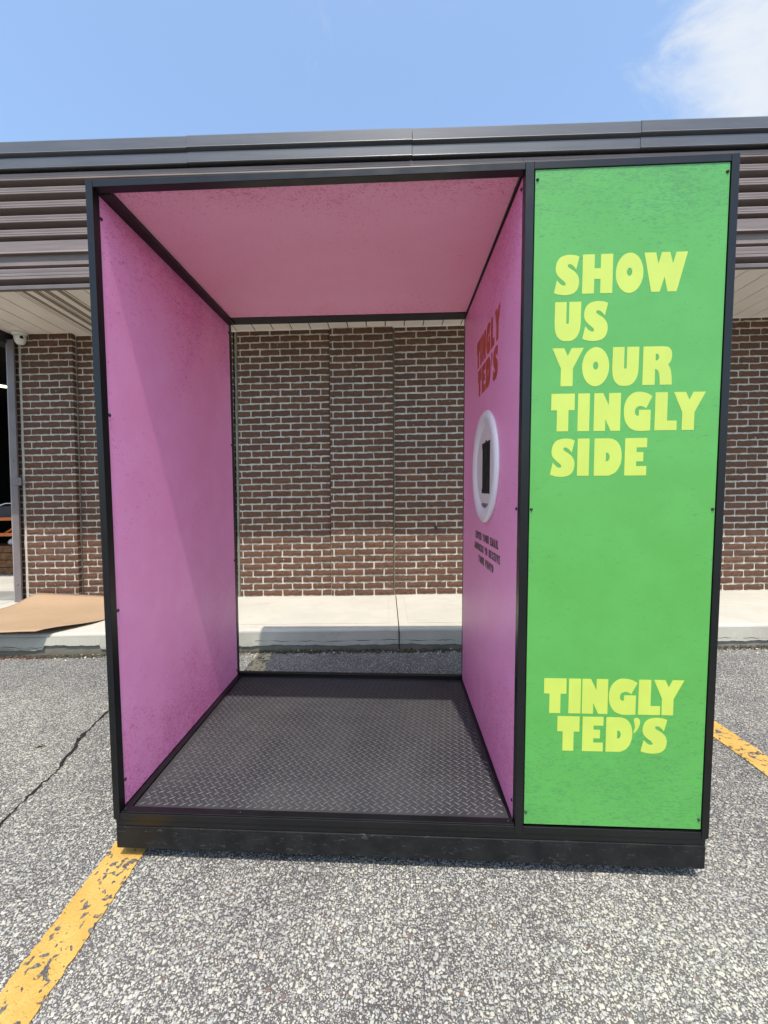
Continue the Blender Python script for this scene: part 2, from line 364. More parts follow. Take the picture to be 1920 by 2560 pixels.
def strip(name, pts, w, mat, dz=.004, jit=.0, n=60, widthfn=None):
    # ribbon lying on the asphalt through pts
    segs = [0]
    for a, b in zip(pts, pts[1:]): segs.append(segs[-1]+math.dist(a, b))
    def at(d):
        for i in range(len(pts)-1):
            if d <= segs[i+1] or i == len(pts)-2:
                t = (d-segs[i])/(segs[i+1]-segs[i]); return tuple(pts[i][k]+(pts[i+1][k]-pts[i][k])*t for k in (0, 1))
    vs = []; fs = []
    for i in range(n+1):
        d = segs[-1]*i/n; p = at(d); q = at(min(segs[-1], d+.01)); r = at(max(0, d-.01)); dx, dy = q[0]-r[0], q[1]-r[1]; L = math.hypot(dx, dy); nx, ny = -dy/L, dx/L
        ww = w*(widthfn(i/n) if widthfn else 1)/2
        a = ww+random.uniform(-jit, jit); b = ww+random.uniform(-jit, jit)
        for s, e in ((1, a), (-1, b)):
            x, y = p[0]+nx*e*s, p[1]+ny*e*s; vs.append((x, y, gz(x, y)+dz))
        if i: k = 2*i; fs.append((k-2, k, k+1, k-1))
    return MB().add(vs, fs).build(name, mat)
o = strip('parking_line', [(.058, -2.6), (.030, -.4), (.020, .05), (-.022, 1.5), (-.055, 1.735)], .122, m_paint, jit=.0035, n=420)
tag(o, 'worn yellow parking line running under the left end of the photo booth to the kerb', kind='structure')
o = strip('parking_line', [(2.50, -2.4), (2.535, -.4), (2.565, .57), (2.548, .84), (2.50, 1.74)], .124, m_paint, jit=.0035, n=420)
tag(o, 'worn yellow parking line on the open asphalt right of the green panel', kind='structure')
def crackpts(pts, amp=.012, sub=7):
    r = []
    for a, b in zip(pts, pts[1:]):
        for i in range(sub):
            t = i/sub; r.append((a[0]+(b[0]-a[0])*t+random.uniform(-amp, amp), a[1]+(b[1]-a[1])*t+random.uniform(-amp*.4, amp*.4)))
    r.append(pts[-1]); return r
ck = [(-.44, -.62), (-.49, -.25), (-.517, .118), (-.542, .259), (-.552, .398), (-.596, .568), (-.634, .647), (-.656, .781), (-.669, .898), (-.70, 1.15), (-.72, 1.45), (-.73, 1.74)]
pts = crackpts(ck, .006)
o = strip('asphalt_crack', pts, .009, m_crack, dz=.003, jit=.003, n=260, widthfn=lambda t: .7+.9*(math.sin(t*37)**4)+(.9 if .48 < t < .56 else 0))
tag(o, 'jagged dark crack in the asphalt left of the photo booth', kind='structure')

# stones standing a little proud of the binder near the camera
def facets(name, cen, sz, tone, mat, kind, label=None, flat=.35, seed=1):
    rg = np.random.default_rng(seed); N = len(cen); k = 6
    ang = np.arange(k)*2*np.pi/k
    vs = np.empty((N, 2*k, 3)); rot = rg.uniform(0, 6.3, N); asp = rg.uniform(.55, 1, N)
    for j in range(k):
        rr = rg.uniform(.72, 1.1, N)
        x = np.cos(ang[j])*rr; y = np.sin(ang[j])*rr*asp
        X = (x*np.cos(rot)-y*np.sin(rot)); Y = (x*np.sin(rot)+y*np.cos(rot))
        vs[:, j, 0] = cen[:, 0]+X*sz; vs[:, j, 1] = cen[:, 1]+Y*sz; vs[:, j, 2] = cen[:, 2]-.0015
        s = rg.uniform(.62, .85, N)
        vs[:, k+j, 0] = cen[:, 0]+X*sz*s; vs[:, k+j, 1] = cen[:, 1]+Y*sz*s; vs[:, k+j, 2] = cen[:, 2]+sz*flat*rg.uniform(.75, 1.1, N)
    idx = []
    for j in range(k): idx.append((j, (j+1) % k, k+(j+1) % k, k+j))
    fq = np.array(idx)[None]+(np.arange(N)*2*k)[:, None, None]
    top = (np.arange(k)+k)[None]+(np.arange(N)*2*k)[:, None]
    me = bpy.data.meshes.new(name)
    nv = N*2*k; nl = N*(4*k+k); npoly = N*(k+1)
    me.vertices.add(nv); me.vertices.foreach_set('co', vs.reshape(-1))
    loops = np.concatenate([np.concatenate([fq[i].reshape(-1), top[i]]) for i in range(N)]).astype(np.int32)
    me.loops.add(nl); me.loops.foreach_set('vertex_index', loops)
    tot = np.tile(np.array([4]*k+[k], dtype=np.int32), N); st = np.concatenate([[0], np.cumsum(tot)[:-1]]).astype(np.int32)
    me.polygons.add(npoly); me.polygons.foreach_set('loop_start', st); me.polygons.foreach_set('loop_total', tot)
    me.update(calc_edges=True)
    at = me.color_attributes.new('tone', 'FLOAT_COLOR', 'POINT'); c = np.ones((nv, 4)); c[:, :3] = np.repeat(tone, 2*k, axis=0); at.data.foreach_set('color', c.reshape(-1))
    me.materials.append(mat); o = bpy.data.objects.new(name, me); COL.objects.link(o); tag(o, label, kind=kind); return o
def stone_tones(N, rg):
    pal = .88*np.array([(.46, .45, .395), (.36, .355, .33), (.50, .485, .42), (.27, .267, .26), (.49, .46, .37), (.16, .155, .16), (.27, .22, .19), (.13, .07, .055)])
    return pal[rg.choice(8, N, p=[.22, .19, .19, .14, .17, .06, .02, .01])]*rg.uniform(.85, 1.12, (N, 1))
rg = np.random.default_rng(3); N = 21000
yy = -1.2+3.0*rg.power(1.0, N)*1.0; yy = np.where(rg.random(N) < .6, -1.0+1.3*rg.random(N), yy); xx = rg.uniform(-1.6, 3.6, N)
keep = ~((xx > .01) & (xx < 1.88) & (yy > .06) & (yy < 1.02)); xx, yy = xx[keep], yy[keep]
onl = (np.abs(xx-(.03-.02*yy)) < .075) & (rg.random(len(xx)) < .97); xx, yy = xx[~onl], yy[~onl]
onl = (np.abs(xx-2.545) < .085); xx, yy = xx[~onl], yy[~onl]
m = (yy < 1.72); xx, yy = xx[m], yy[m]; N = len(xx)
zz = np.array([gz(a, b) for a, b in zip(xx, yy)])
sz = np.clip(rg.lognormal(math.log(.0037), .33, N), .0022, .0085)
facets('gravel_stones', np.stack([xx, yy, zz], 1), sz, stone_tones(N, rg), m_stone, 'stuff', 'pale and grey stones bedded in the asphalt of the parking lot', flat=.17)

# ------------------------------------------------------------------ sidewalk and kerb
def kq(s): return -1.110 if s > -.2 else -1.110-.048*min(1.6, (-.2-s))/1.3
walk = empty('sidewalk', Wl(0, -.5, 0)); tag(walk, kind='structure')
joints = [-6.5, -3.02, -1.02, .932, 2.95, 4.95, 9.0]
for a, b in zip(joints, joints[1:]):
    n = 24; vs = []; g = .004
    rows = [(-.012, -.10), (0, HK-.020), (.004, HK-.010), (.012, HK-.003), (.026, HK)]       # rounded nosing, then the top
    for i in range(n+1):
        s = a+g+(b-a-2*g)*i/n; k = kq(s)
        for dq, z in rows: vs.append((s, k+dq, z))
        vs.append((s, k+.16, HK+.001)); vs.append((s, .12, HK+.002)); vs.append((s, .12, -.1))
    w = len(rows)+3; fs = []
    for i in range(n):
        for j in range(w-1): q = i*w+j; fs.append((q, q+1, q+w+1, q+w))
    fs += [tuple(range(w-1, -1, -1)), tuple(range(n*w, n*w+w))]
    MB(Wl).add(vs, fs).build('slab', m_walk, walk, smooth=False)
# tooled margin lines beside the joint
mb = MB(Wl); mb.box(.932-.0045, .932+.0045, -1.09, -.03, HK-.06, HK-.008); mb.build('joint_filler', m_joint, walk)
mb = MB(Wl)
for s0 in (.932-.075, .932+.075): mb.box(s0, s0+.003, -.98, -.12, HK+.0012, HK+.0024)
mb.box(1.01, 2.9, -.985, -.982, HK+.001, HK+.0022); mb.box(-1.0, .85, -.985, -.982, HK+.001, HK+.0022)
mb.build('tooled_line', mk_conc('tooled_concrete', (.33, .31, .26), (.38, .35, .30), (.28, .26, .21)), walk)
# kerb face: a skim coat with a ragged lower edge over an older base
kerb = empty('kerb', Wl(0, -1.11, 0)); tag(kerb, kind='structure')
def ragged(x, seed=0): return (.5*math.sin(x*7.3+seed)+.3*math.sin(x*19.1+1.7*seed)+.25*math.sin(x*43+seed)+.18*math.sin(x*97+seed*3)+.12*math.sin(x*211))
for a, b in zip(joints, joints[1:]):
    n = int((b-a)/.012); vs = []; vs2 = []
    for i in range(n+1):
        s = a+.003+(b-a-.006)*i/n; k = kq(s)
        low = .052+.008*ragged(s, 1)+(.03 if -1.72 < s < -1.30 else 0)
        vs += [(s, k-.0155, HK-.022), (s, k-.030+.0015*ragged(s*2), low), (s, k-.016, low-.002)]
        vs2 += [(s, k-.013, HK-.03), (s, k-.023, -.08)]
    fs = [(3*i+j, 3*i+j+1, 3*i+j+4, 3*i+j+3) for i in range(n) for j in (0, 1)]
    MB(Wl).add(vs, fs).build('skim_coat', m_kerb, kerb)
    MB(Wl).add(vs2, [(2*i, 2*i+1, 2*i+3, 2*i+2) for i in range(n)]).build('kerb_base', m_kerb_low, kerb)
mb = MB(Wl); mb.box(.932-.004, .932+.004, -1.1425, -1.10, 0.0, HK-.02); mb.build('kerb_joint', m_joint, kerb)
# cracks on the skim coat
mb = MB(Wl)
for a, b, z0, sd in ((-.15, 1.35, .083, 2), (-2.3, -1.45, .075, 5), (3.2, 4.6, .072, 9)):
    n = int((b-a)/.01); v = []
    for i in range(n+1):
        s = a+(b-a)*i/n; z = z0+.007*ragged(s, sd); k = kq(s)-.0165-(HK-.022-z)*.0145/.114; w = .0011*(1+.7*math.sin(s*31))
        v += [(s, k-.0022, z+w), (s, k-.0022, z-w)]
    mb.add(v, [(2*i, 2*i+1, 2*i+3, 2*i+2) for i in range(n)])
mb.build('hairline_crack', m_crack, kerb)
# debris and moss in the gutter
rg = np.random.default_rng(11); N = 5200
s = rg.uniform(-4, 5, N); d = np.abs(rg.normal(0, .017, N))
p = np.array([Wl(a, kq(a)-.024-b, 0) for a, b in zip(s, d)]); 
p[:, 2] = [gz(x, y)+.003+max(0, .013-dd*.45) for (x, y, _), dd in zip(p, d)]
pal = np.array([(.06, .055, .03), (.035, .045, .015), (.12, .075, .04), (.09, .05, .035), (.04, .03, .025), (.28, .24, .16), (.03, .028, .025)])
tn = pal[rg.choice(7, N, p=[.2, .24, .13, .1, .16, .04, .13])]; red = (s < -1.7) & (rg.random(N) < .6); tn[red] = (.085, .035, .026)
facets('gutter_litter', p, np.clip(rg.lognormal(math.log(.0048), .4, N), .002, .013), tn, m_litter, 'stuff', 'dark moss, leaf crumbs and grit along the foot of the kerb', flat=.5, seed=5)
N = 160; s = rg.uniform(-3, 4.6, N); p = np.array([Wl(a, kq(a)-.03-abs(rg.normal(0, .05)), 0) for a in s]); p[:, 2] = [gz(x, y)+.005 for x, y, _ in p]
facets('white_grit', p, rg.uniform(.003, .008, N), np.tile((.6, .58, .5), (N, 1)), m_stone, 'stuff', 'pale chips and petals scattered beside the kerb', flat=.3, seed=6)
def leaf(x, y, L, ang, col, label):
    m = simple('leaf_'+label[:6].strip(), col, .7, .3); z = gz(x, y)+.004; pts = []
    for t in np.linspace(0, 1, 7): pts.append((t-.5, .22*math.sin(math.pi*t)))
    vs = []
    c, s = math.cos(ang), math.sin(ang)
    for i, (a, w) in enumerate(pts):
        for k, e in enumerate((w, 0, -w)):
            vs.append((x+(a*c-e*s)*L, y+(a*s+e*c)*L, z+(.004 if k != 1 else 0)+.006*math.sin(a*5)))
    fs = [(3*i+j, 3*i+j+1, 3*i+j+4, 3*i+j+3) for i in range(6) for j in (0, 1)]
    o = MB().add(vs, fs).build('fallen_leaf', m, loc=(x, y, z)); tag(o, label, 'leaf')
leaf(-.778, .576, .038, .2, (.10, .11, .035), 'small olive green leaf lying on the asphalt left of the crack')

# ------------------------------------------------------------------ brick walls
C0, MOD = .0677, .2032
def brick_mesh(L, H, seed):
    rg = random.Random(seed); nx, nz = 8, 2; D = .05; vs = []; idx = {}
    for k in range(nz+1):
        for i in range(nx+1):
            x = L*i/nx; z = H*k/nz; y = rg.uniform(-.0016, .0014)
            if k in (0, nz): z += (1 if k == 0 else -1)*rg.uniform(-.0016, .0046); y += .0022
            if i in (0, nx): x += (1 if i == 0 else -1)*rg.uniform(-.001, .0035); y += .0022
            idx[i, k] = len(vs); vs.append((x-L/2, y, z-H/2))
    fs = [(idx[i, k], idx[i+1, k], idx[i+1, k+1], idx[i, k+1]) for i in range(nx) for k in range(nz)]
    ring = [idx[i, 0] for i in range(nx+1)]+[idx[nx, k] for k in range(1, nz+1)]+[idx[i, nz] for i in range(nx-1, -1, -1)]+[idx[0, k] for k in range(nz-1, 0, -1)]
    b = len(vs)
    for r in ring: x, y, z = vs[r]; vs.append((x, D, z))
    n = len(ring); fs += [(ring[j], b+j, b+(j+1) % n, ring[(j+1) % n]) for j in range(n)]
    me = bpy.data.meshes.new('brick'); me.from_pydata(vs, [], fs); me.materials.append(m_brick); me.update(); return me
FULL = MOD-.0115; BH = C0-.0125
BM = {1: [brick_mesh(FULL, BH, i) for i in range(14)], .5: [brick_mesh(FULL*.5, BH, 50+i) for i in range(8)]}
Q4 = WROT.to_4x4()
def wall(name, label, s0, s1, q, bond, pitch=C0, nrows=40, zb=HK+.004, indiv=None, pier=False, top=2.875, first_small=0):
    root = empty(name, Wl((s0+s1)/2, q, zb)); tag(root, label, 'wall')
    ex = .03 if q > -.04 else -.01
    MB(Wl).box(s0+.005, s1-.006, q+.008, q+.05, zb-.02, top).box(s0-ex, s1+ex, q+.052, q+.15, zb-.02, top).build('mortar', m_mortar, root)
    inv = Vector(root.location); rest = MB()
    z = zb
    for c in range(nrows):
        h = pitch
        if z+.03 > top-.004: break
        hh = min(BH*pitch/C0, top-.004-z-.004)
        u = bond+(0 if c % 2 == 0 else MOD/2)
        k0 = math.floor((s0-u)/MOD)-1; heads = [u+k*MOD for k in range(k0, k0+int((s1-s0)/MOD)+5)]
        cuts = [s0]+[x for x in heads if s0+.03 < x < s1-.03]+[s1]
        for a, b in zip(cuts, cuts[1:]):
            a2 = a+(.0055 if a > s0 else .004); b2 = b-(.0055 if b < s1 else .002); Lb = b2-a2
            ms = BM[1] if Lb > .12 else BM[.5]; me = random.choice(ms); L0 = FULL if Lb > .12 else FULL*.5
            jx, jz, jy = random.uniform(-.0015, .0015), random.uniform(-.0013, .0013), random.uniform(-.0016, .0016)
            pos = Vector(Wl((a2+b2)/2+jx, q+jy, z+.004+hh/2+jz)); rz = random.uniform(-.006, .006)
            mat = Q4 @ Matrix.Rotation(rz, 4, 'Y') @ Matrix.Diagonal((Lb/L0, 1, hh/BH, 1))
            if indiv is None or indiv(a, b, c):
                o = bpy.data.objects.new('brick', me); o.matrix_basis = Matrix.Translation(pos-inv) @ mat; o.parent = root; COL.objects.link(o)
            else:
                base = len(rest.v); rest.v += [tuple(pos+mat.to_3x3() @ v.co) for v in me.vertices]; rest.f += [tuple(base+i for i in p.vertices) for p in me.polygons]
        z += h
    if rest.v:
        o = rest.build('brickwork', m_brick, root); tag(o, kind='stuff')
    return root
wall('brick_pier', 'dark brown brick pier between the open doorway and the left post of the booth', -2.842, -2.310, -.06, -2.6586)
w0 = wall('brick_wall', 'recessed strip of brick wall between the doorway pier and the left post of the booth', -2.312, -.700, 0, -2.46, indiv=lambda a, b, c: b < -1.65 or a > -.9)
wall('brick_wall', 'brick wall panel seen through the booth beside the left pink board', -.664, .274, 0, -.429+.0)
wall('brick_pilaster', 'slightly proud central band of brick wall seen through the booth', .276, .912, -.025, .5105-MOD/2*0, pitch=.0689)
wall('brick_wall', 'brick wall from the small wall anchor past the right side of the booth', .922, 8.6, 0, 1.142, indiv=lambda a, b, c: b < 1.6 or 3.7 < a < 4.62)
# narrow strip of brick left of the pier, behind the steel jamb
wall('brick_strip', 'narrow strip of cut bricks squeezed between the steel door jamb and white caulk', -2.915, -2.868, -.052, -2.0)
def bead(name, s0, s1, q0, label, mat=m_caulk, z1=2.87):
    n = 60; vs = []; 
    for i in range(n+1):
        z = HK+(z1-HK)*i/n; j = random.uniform(-.003, .003)
        vs += [(s0+j, q0+.012, z), (s0+j+.004, q0+random.uniform(-.001, .002), z), (s1+random.uniform(-.004, .002), q0+random.uniform(-.001, .002), z), (s1+.002, q0+.012, z)]
    fs = [(4*i+j, 4*i+j+1, 4*i+j+5, 4*i+j+4) for i in range(n) for j in range(3)]
    o = MB(Wl).add(vs, fs).build(name, mat, loc=Wl((s0+s1)/2, q0, HK)); tag(o, label, 'caulk')
bead('caulk_joint', -2.869, -2.840, -.056, 'wide white caulk joint running up the brick pier beside the door jamb', m_mortar)
bead('caulk_joint', -.690, -.664, .002, 'grey mortar joint up the wall at the left post seen through the booth')
bead('caulk_joint', .911, .923, -.004, 'thin grey joint up the wall right of the proud brick band')
# end return faces of wall above the soffit are hidden by the canopy
an = empty('wall_anchor', Wl(1.3396, -.002, .8506)); tag(an, 'small dark rusty anchor and soot mark on the brick wall', 'anchor')
mb = MB(Wl); mb.lathe((1.3396, -.002, .8506), [(.016, 0), (.014, -.006), (.006, -.010), (.005, -.022), (.009, -.024), (.008, -.03), (.002, -.031)], n=12, axis='y'); mb.build('bolt', m_dark, an, smooth=False)
mb = MB(Wl)
for i in range(9):
    t = i*.7; r = random.uniform(.02, .034); mb.tube((1.3396, -.006, .8506), (1.3396+r*math.cos(t), -.005, .8506+r*math.sin(t)*.8), .003, 5, .001)
mb.build('wire_stub', m_dark, an)

# ------------------------------------------------------------------ roof edge: fascia, cap, soffit
ZS = 2.864
def Wf(s, q, z):                                                  # the roof edge falls a little to the right
    return Wl(s, q, z-(s+1.93)*(.0035+.0067*(z-2.86)/1.15))
QF = -.889
can = empty('roof_edge', Wl(0, -.5, 2.9)); tag(can, 'brown ribbed metal roof edge with dark cap and beige soffit above the brick wall', 'roof')
S0, S1 = -2.97, 9.0
# ribbed sheets
def ribs(tops, q, d=.078):
    pts = []
    for zt, zb in tops:
        w = zt-zb
        pts += [(q+d, zt+.009), (q+.0025, zt), (q, zt-.006), (q+.0012, zt-w*.36), (q+.0024, zt-w*.40), (q+.0012, zt-w*.44), (q, zt-w*.66), (q+.0026, zt-w*.70), (q+.001, zt-w*.74), (q, zb+.003), (q+.003, zb), (q+d, zb-.010)]
    return pts
up = [(3.770, 3.717), (3.663, 3.612), (3.556, 3.503), (3.445, 3.392), (3.337, 3.283)]
sheets = [S0, 1.9, 6.3, S1]
for a, b in zip(sheets, sheets[1:]):
    pts = [(QF+.078, 3.84)]+ribs(up, QF)+[(QF+.078, 3.242)]
    MB(Wf).prof(pts, a, b-.002, n=12, close=False).build('ribbed_sheet', m_fas, can)
    pts = [(QF+.03, 3.25), (QF-.004, 3.241), (QF-.006, 3.16), (QF-.012, 3.146), (QF-.010, 3.143), (QF+.02, 3.145)]
    MB(Wf).prof(pts, a, b-.002, n=12, close=False).build('lap_flashing', m_fas, can)
    pts = [(QF+.020, 3.15), (QF+.026, 3.10), (QF+.010, 3.085), (QF+.008, 3.058)]+ribs([(3.030, 2.950)], QF+.002)+[(QF+.030, 2.90), (QF-.002, 2.892), (QF-.004, 2.888)]
    MB(Wf).prof(pts, a, b-.002, n=12, close=False).build('ribbed_sheet', m_fas, can)
MB(Wf).prof([(QF-.012, 2.892), (QF-.0135, 2.888), (QF-.012, 2.864), (QF+.02, 2.862), (QF+.02, 2.893)], S0, S1, n=12).build('drip_trim', m_steel, can)
# cap in lapped lengths
cj = [S0-.02, -.703, 1.046, 2.773, 4.52, 6.27, S1+.02]
for k, (a, b) in enumerate(zip(cj, cj[1:])):
    o = -.0025*(k % 2)-.010; zz = .0018*(k % 2)-.024
    pts = [(QF+.6, 4.045), (QF+o-.012, 4.021+zz), (QF+o-.018, 4.012+zz), (QF+o-.018, 3.934+zz), (QF+o-.022, 3.926+zz), (QF+o-.016, 3.923+zz), (QF+o+.010, 3.914+zz), (QF+o+.010, 3.905+zz), (QF+o-.006, 3.897+zz), (QF+o-.006, 3.826+zz), (QF+o-.014, 3.816+zz), (QF+o-.008, 3.812+zz), (QF+.03, 3.822+zz)]
    MB(Wf).prof(pts, a+(.0 if k % 2 else .002), b-.002, n=6, close=False).build('cap_sheet', m_cap, can)
MB(Wf).box(S0+.01, S1-.01, QF+.11, .3, 2.93, 3.98).build('roof_core', m_dark, can)
MB(Wf).prof([(QF+.57, 4.06), (QF+.57, 3.98), (12, 3.98), (12, 4.2)], S0, S1, n=4).build('roof_deck', m_dark, can)
# soffit boards
base = -2.7090; pitch = .1865
edges = [S0+.04]+[base+pitch*i for i in range(0, 64) if base+pitch*i < S1]+[S1]
for i, (a, b) in enumerate(zip(edges, edges[1:])):
    if b-a < .02: continue
    MB(Wf).prof([(a+.0035, ZS+.012), (a+.0035, ZS+.003), (a+.006, ZS), (b-.0035, ZS), (b-.0035, ZS+.012)], 0, 1, 1).T
    mb = MB(Wf); x0, x1 = a+.0048, b-.0048; y0, y1 = QF+.012, -.006
    pr = [(x0, ZS+.012), (x0, ZS+.003), (x0+.0025, ZS), (x1, ZS), (x1, ZS+.012)]
    mb.add([(x, y0, z) for x, z in pr]+[(x, y1, z) for x, z in pr], [(j, (j+1) % 5, 5+(j+1) % 5, 5+j) for j in range(5)]+[(4, 3, 2, 1, 0), (5, 6, 7, 8, 9)])
    o = mb.build('soffit_board', m_soff, can)
    if b-a > .1:
        pass
MB(Wf).box(S0+.04, S1, QF+.02, -.004, ZS+.013, ZS+.02).build('soffit_backing', m_joint, can)
for a, b in ((-2.122, -2.117), (-2.097, -2.061), (-2.004, -1.960), (-1.944, -1.937), (-1.917, -1.868), (-1.808, -1.764), (-1.749, -1.739)):
    MB(Wf).box(a, b, QF+.014, -.012, ZS-.0014, ZS+.002).build('vent_strip', m_vent, can)
MB(Wf).prof([(-.010, ZS-.002), (-.010, ZS+.001), (.01, ZS+.001), (.01, ZS-.006), (-.006, ZS-.006)], S0+.04, S1, n=6).build('wall_trim', m_trim, can)
MB(Wf).box(S0-.10, S0+.035, QF-.02, .05, 2.76, 2.873).build('end_beam', m_dark, can, bevel=.004)

# ------------------------------------------------------------------ security camera
ce = Wf(-2.812, -.10, ZS)
dm = empty('security_camera', ce); tag(dm, 'white dome camera hanging under the soffit above the brick pier', 'camera')
mb = MB(); mb.lathe(ce, [(.066, 0), (.068, -.010), (.064, -.020), (.058, -.024), (.054, -.030)], n=26); mb.build('mount_ring', m_dome, dm, smooth=True)
mb = MB(); mb.lathe((ce[0]+.006, ce[1], ce[2]), [(.053, -.028), (.050, -.06), (.043, -.092), (.030, -.112), (.010, -.117)], n=26); mb.build('dome_housing', m_dome, dm, smooth=True)
mb = MB(); mb.lathe((ce[0]+.042, ce[1]-.024, ce[2]-.052), [(.015, -.014), (.016, 0), (.012, .012)], n=12); mb.build('lens', m_screen, dm)

# ------------------------------------------------------------------ doorway: steel jamb and the dark room
jb = empty('steel_door_jamb', Wl(-2.94, -.1, HK)); tag(jb, 'tall brown steel channel at the edge of the open doorway', 'door jamb')
MB(Wl).prof([(-.115, HK), (-.115, 2.80), (-.094, 2.80), (-.094, HK)], -2.934, -2.864, 1).build('channel', m_steel, jb, bevel=.003)
MB(Wl).box(-2.948, -2.9345, -.108, .12, HK, 2.80).build('door_track', simple('track_pale_paint', (.30, .26, .24), .45, .4), jb, bevel=.002)
MB(Wl).box(-2.935, -2.822, -.1195, -.1155, 1.352, 1.43).build('bracket', m_steel, jb, bevel=.002)
for s, z in ((-2.855, 1.392), (-2.895, .355), (-2.90, 1.60)):
    mb = MB(Wl); mb.lathe((s, -.1195 if z != .355 and z < 1.5 else -.115, z), [(.011, 0), (.009, -.005), (.003, -.008)], n=10, axis='y'); mb.build('bolt', m_steel, jb)
room = empty('warehouse_interior', Wl(-6, 3, HK)); tag(room, kind='structure')
MB(Wl).box(-9, -2.93, .42, 9, HK-.05, HK+.006).build('interior_floor', m_ifloor, room)
MB(Wl).box(-9, -2.94, -.02, .42, HK-.05, HK+.009).build('threshold', mk_conc('rough_threshold', (.20, .195, .18), (.27, .26, .24), (.15, .145, .13)), room)
MB(Wl).box(-9.2, -9.0, -.1, 9, HK, 4.05).build('side_wall', m_int, room)
MB(Wl).box(-2.98, -2.9, .14, 9, HK, 4.05).build('side_wall', m_int, room)
MB(Wl).box(-9.2, -2.9, 9, 9.2, HK, 4.05).build('back_wall', m_int, room)
MB(Wl).box(-9.2, -2.975, -.06, 9.2, 3.72, 4.05).build('lintel_and_ceiling', m_int, room)
rk = empty('storage_rack', Wl(-4.7, 2.0, HK)); tag(rk, 'orange storage rack inside the dark doorway', 'rack')
for z in (.96, .74):
    sA, sB = -6.4, -4.30
    MB(Wl).box(sA, sB, 1.46, 1.50, z+.0, z+.045).build('beam', m_orange, rk, bevel=.003)
MB(Wl).box(-6.4, -4.3, 1.50, 2.3, .975, .985).build('shelf', m_int, rk)
for s in (-4.34, -6.36): MB(Wl).box(s, s+.05, 1.47, 1.53, HK, 2.2).build('upright', m_orange, rk)
mb = MB(Wl); mb.tube((-4.56, 1.52, .775), (-4.30, 1.52, .93), .015, 6); mb.build('brace', m_orange, rk)
cb = empty('wooden_crate', Wl(-4.9, 1.7, HK)); tag(cb, 'brown wooden crate on the floor under the orange rack', 'crate')
for i in range(4): MB(Wl).box(-5.6, -4.35, 1.62-.004*(i % 2), 1.66, HK+.015+i*.105, HK+.11+i*.105).build('plank', m_wood, cb, bevel=.003)
MB(Wl).box(-5.58, -4.37, 1.67, 2.2, HK+.012, HK+.42).build('box_body', m_wood, cb)
bg_ = empty('white_bag', Wl(-4.66, 1.75, .59)); tag(bg_, 'small white bag resting on the wooden crate in the dark doorway', 'bag')
mb = MB(Wl); mb.lathe((-4.66, 1.80, .588), [(.05, 0), (.085, .015), (.095, .05), (.07, .09), (.02, .10)], n=14); mb.build('sack', m_bag, bg_, smooth=True)
bb = empty('black_case', Wl(-4.7, 1.6, 1.005)); tag(bb, 'black case with pale handle on the top beam of the orange rack', 'case')
MB(Wl).box(-4.95, -4.42, 1.52, 1.9, .986, 1.17).build('body', m_dark, bb, bevel=.02)
mb = MB(Wl)
for a, b in (((-4.6, 1.5, 1.175), (-4.52, 1.5, 1.20)), ((-4.52, 1.5, 1.20), (-4.34, 1.5, 1.20))): mb.tube(a, b, .007, 6)
mb.build('handle', m_bag, bb)
tl = empty('tube_lamp', Wl(-5.6, 2.5, 3.15)); tag(tl, 'lit fluorescent tube hanging in the dark doorway', 'lamp')
mb = MB(Wl); mb.tube((-6.6, 2.6, 3.34), (-5.38, 2.5, 3.125), .022, 8); mb.build('glass_tube', m_tube, tl)
mb = MB(Wl); mb.tube((-6.6, 2.6, 3.37), (-5.36, 2.5, 3.155), .018, 6); mb.build('fitting', m_int, tl)

# ------------------------------------------------------------------ sheet of brown card
def card():
    BL, BR, FR, FL = Vector((-2.715, -.085, .262)), Vector((-1.45, -.035, .185)), Vector((-1.56, -1.27, .205)), Vector((-3.10, -1.33, .205))
    nu, nv = 26, 20; vs = []
    for j in range(nv+1):
        v = j/nv
        for i in range(nu+1):
            u = i/nu; p = (BL*(1-u)+BR*u)*(1-v)+(FL*(1-u)+FR*u)*v
            base = HK+.006
            lift_b = .085*math.exp(-(v/.13)**2)*(1-u)*1.0
            lift_f = .052*sst((v-.55)/.45)*(1-.15*u)
            z = base+lift_b+lift_f+.004*math.sin(u*5+v*3)*v
            s = p.x; q = p.y
            # the near right corner curls in a little
            s -= .16*sst((u-.75)/.25)*sst((v-.55)/.45)**2
            q += .02*math.sin(u*9)*v*v*.3
            vs.append((s, q, z))
    w = nu+1; fs = [(j*w+i, j*w+i+1, (j+1)*w+i+1, (j+1)*w+i) for j in range(nv) for i in range(nu)]
    o = MB(Wl).add(vs, fs).build('cardboard_sheet', m_card, loc=Wl(-2.2, -.6, HK), smooth=True)
    m = o.modifiers.new('thick', 'SOLIDIFY'); m.thickness = .004
    tag(o, 'large brown card sheet lying on the sidewalk and hanging over the kerb beside the doorway', 'cardboard')
card()

# ------------------------------------------------------------------ photo booth
WB, ZT, ZB, PW, DD = 1.8912, 2.152, .1405, .0215, 1.058
M0, M1 = 1.3029, 1.3271
booth = empty('photo_booth', (0, 0, 0)); tag(booth, 'open black framed photo booth with pink inside boards and a green lettered front panel', 'photo booth')
B = lambda n, m, *a, bv=.0012, **k: MB().box(*a).build(n, m, booth, bevel=bv, **k)
bz, tz = ZB, ZT
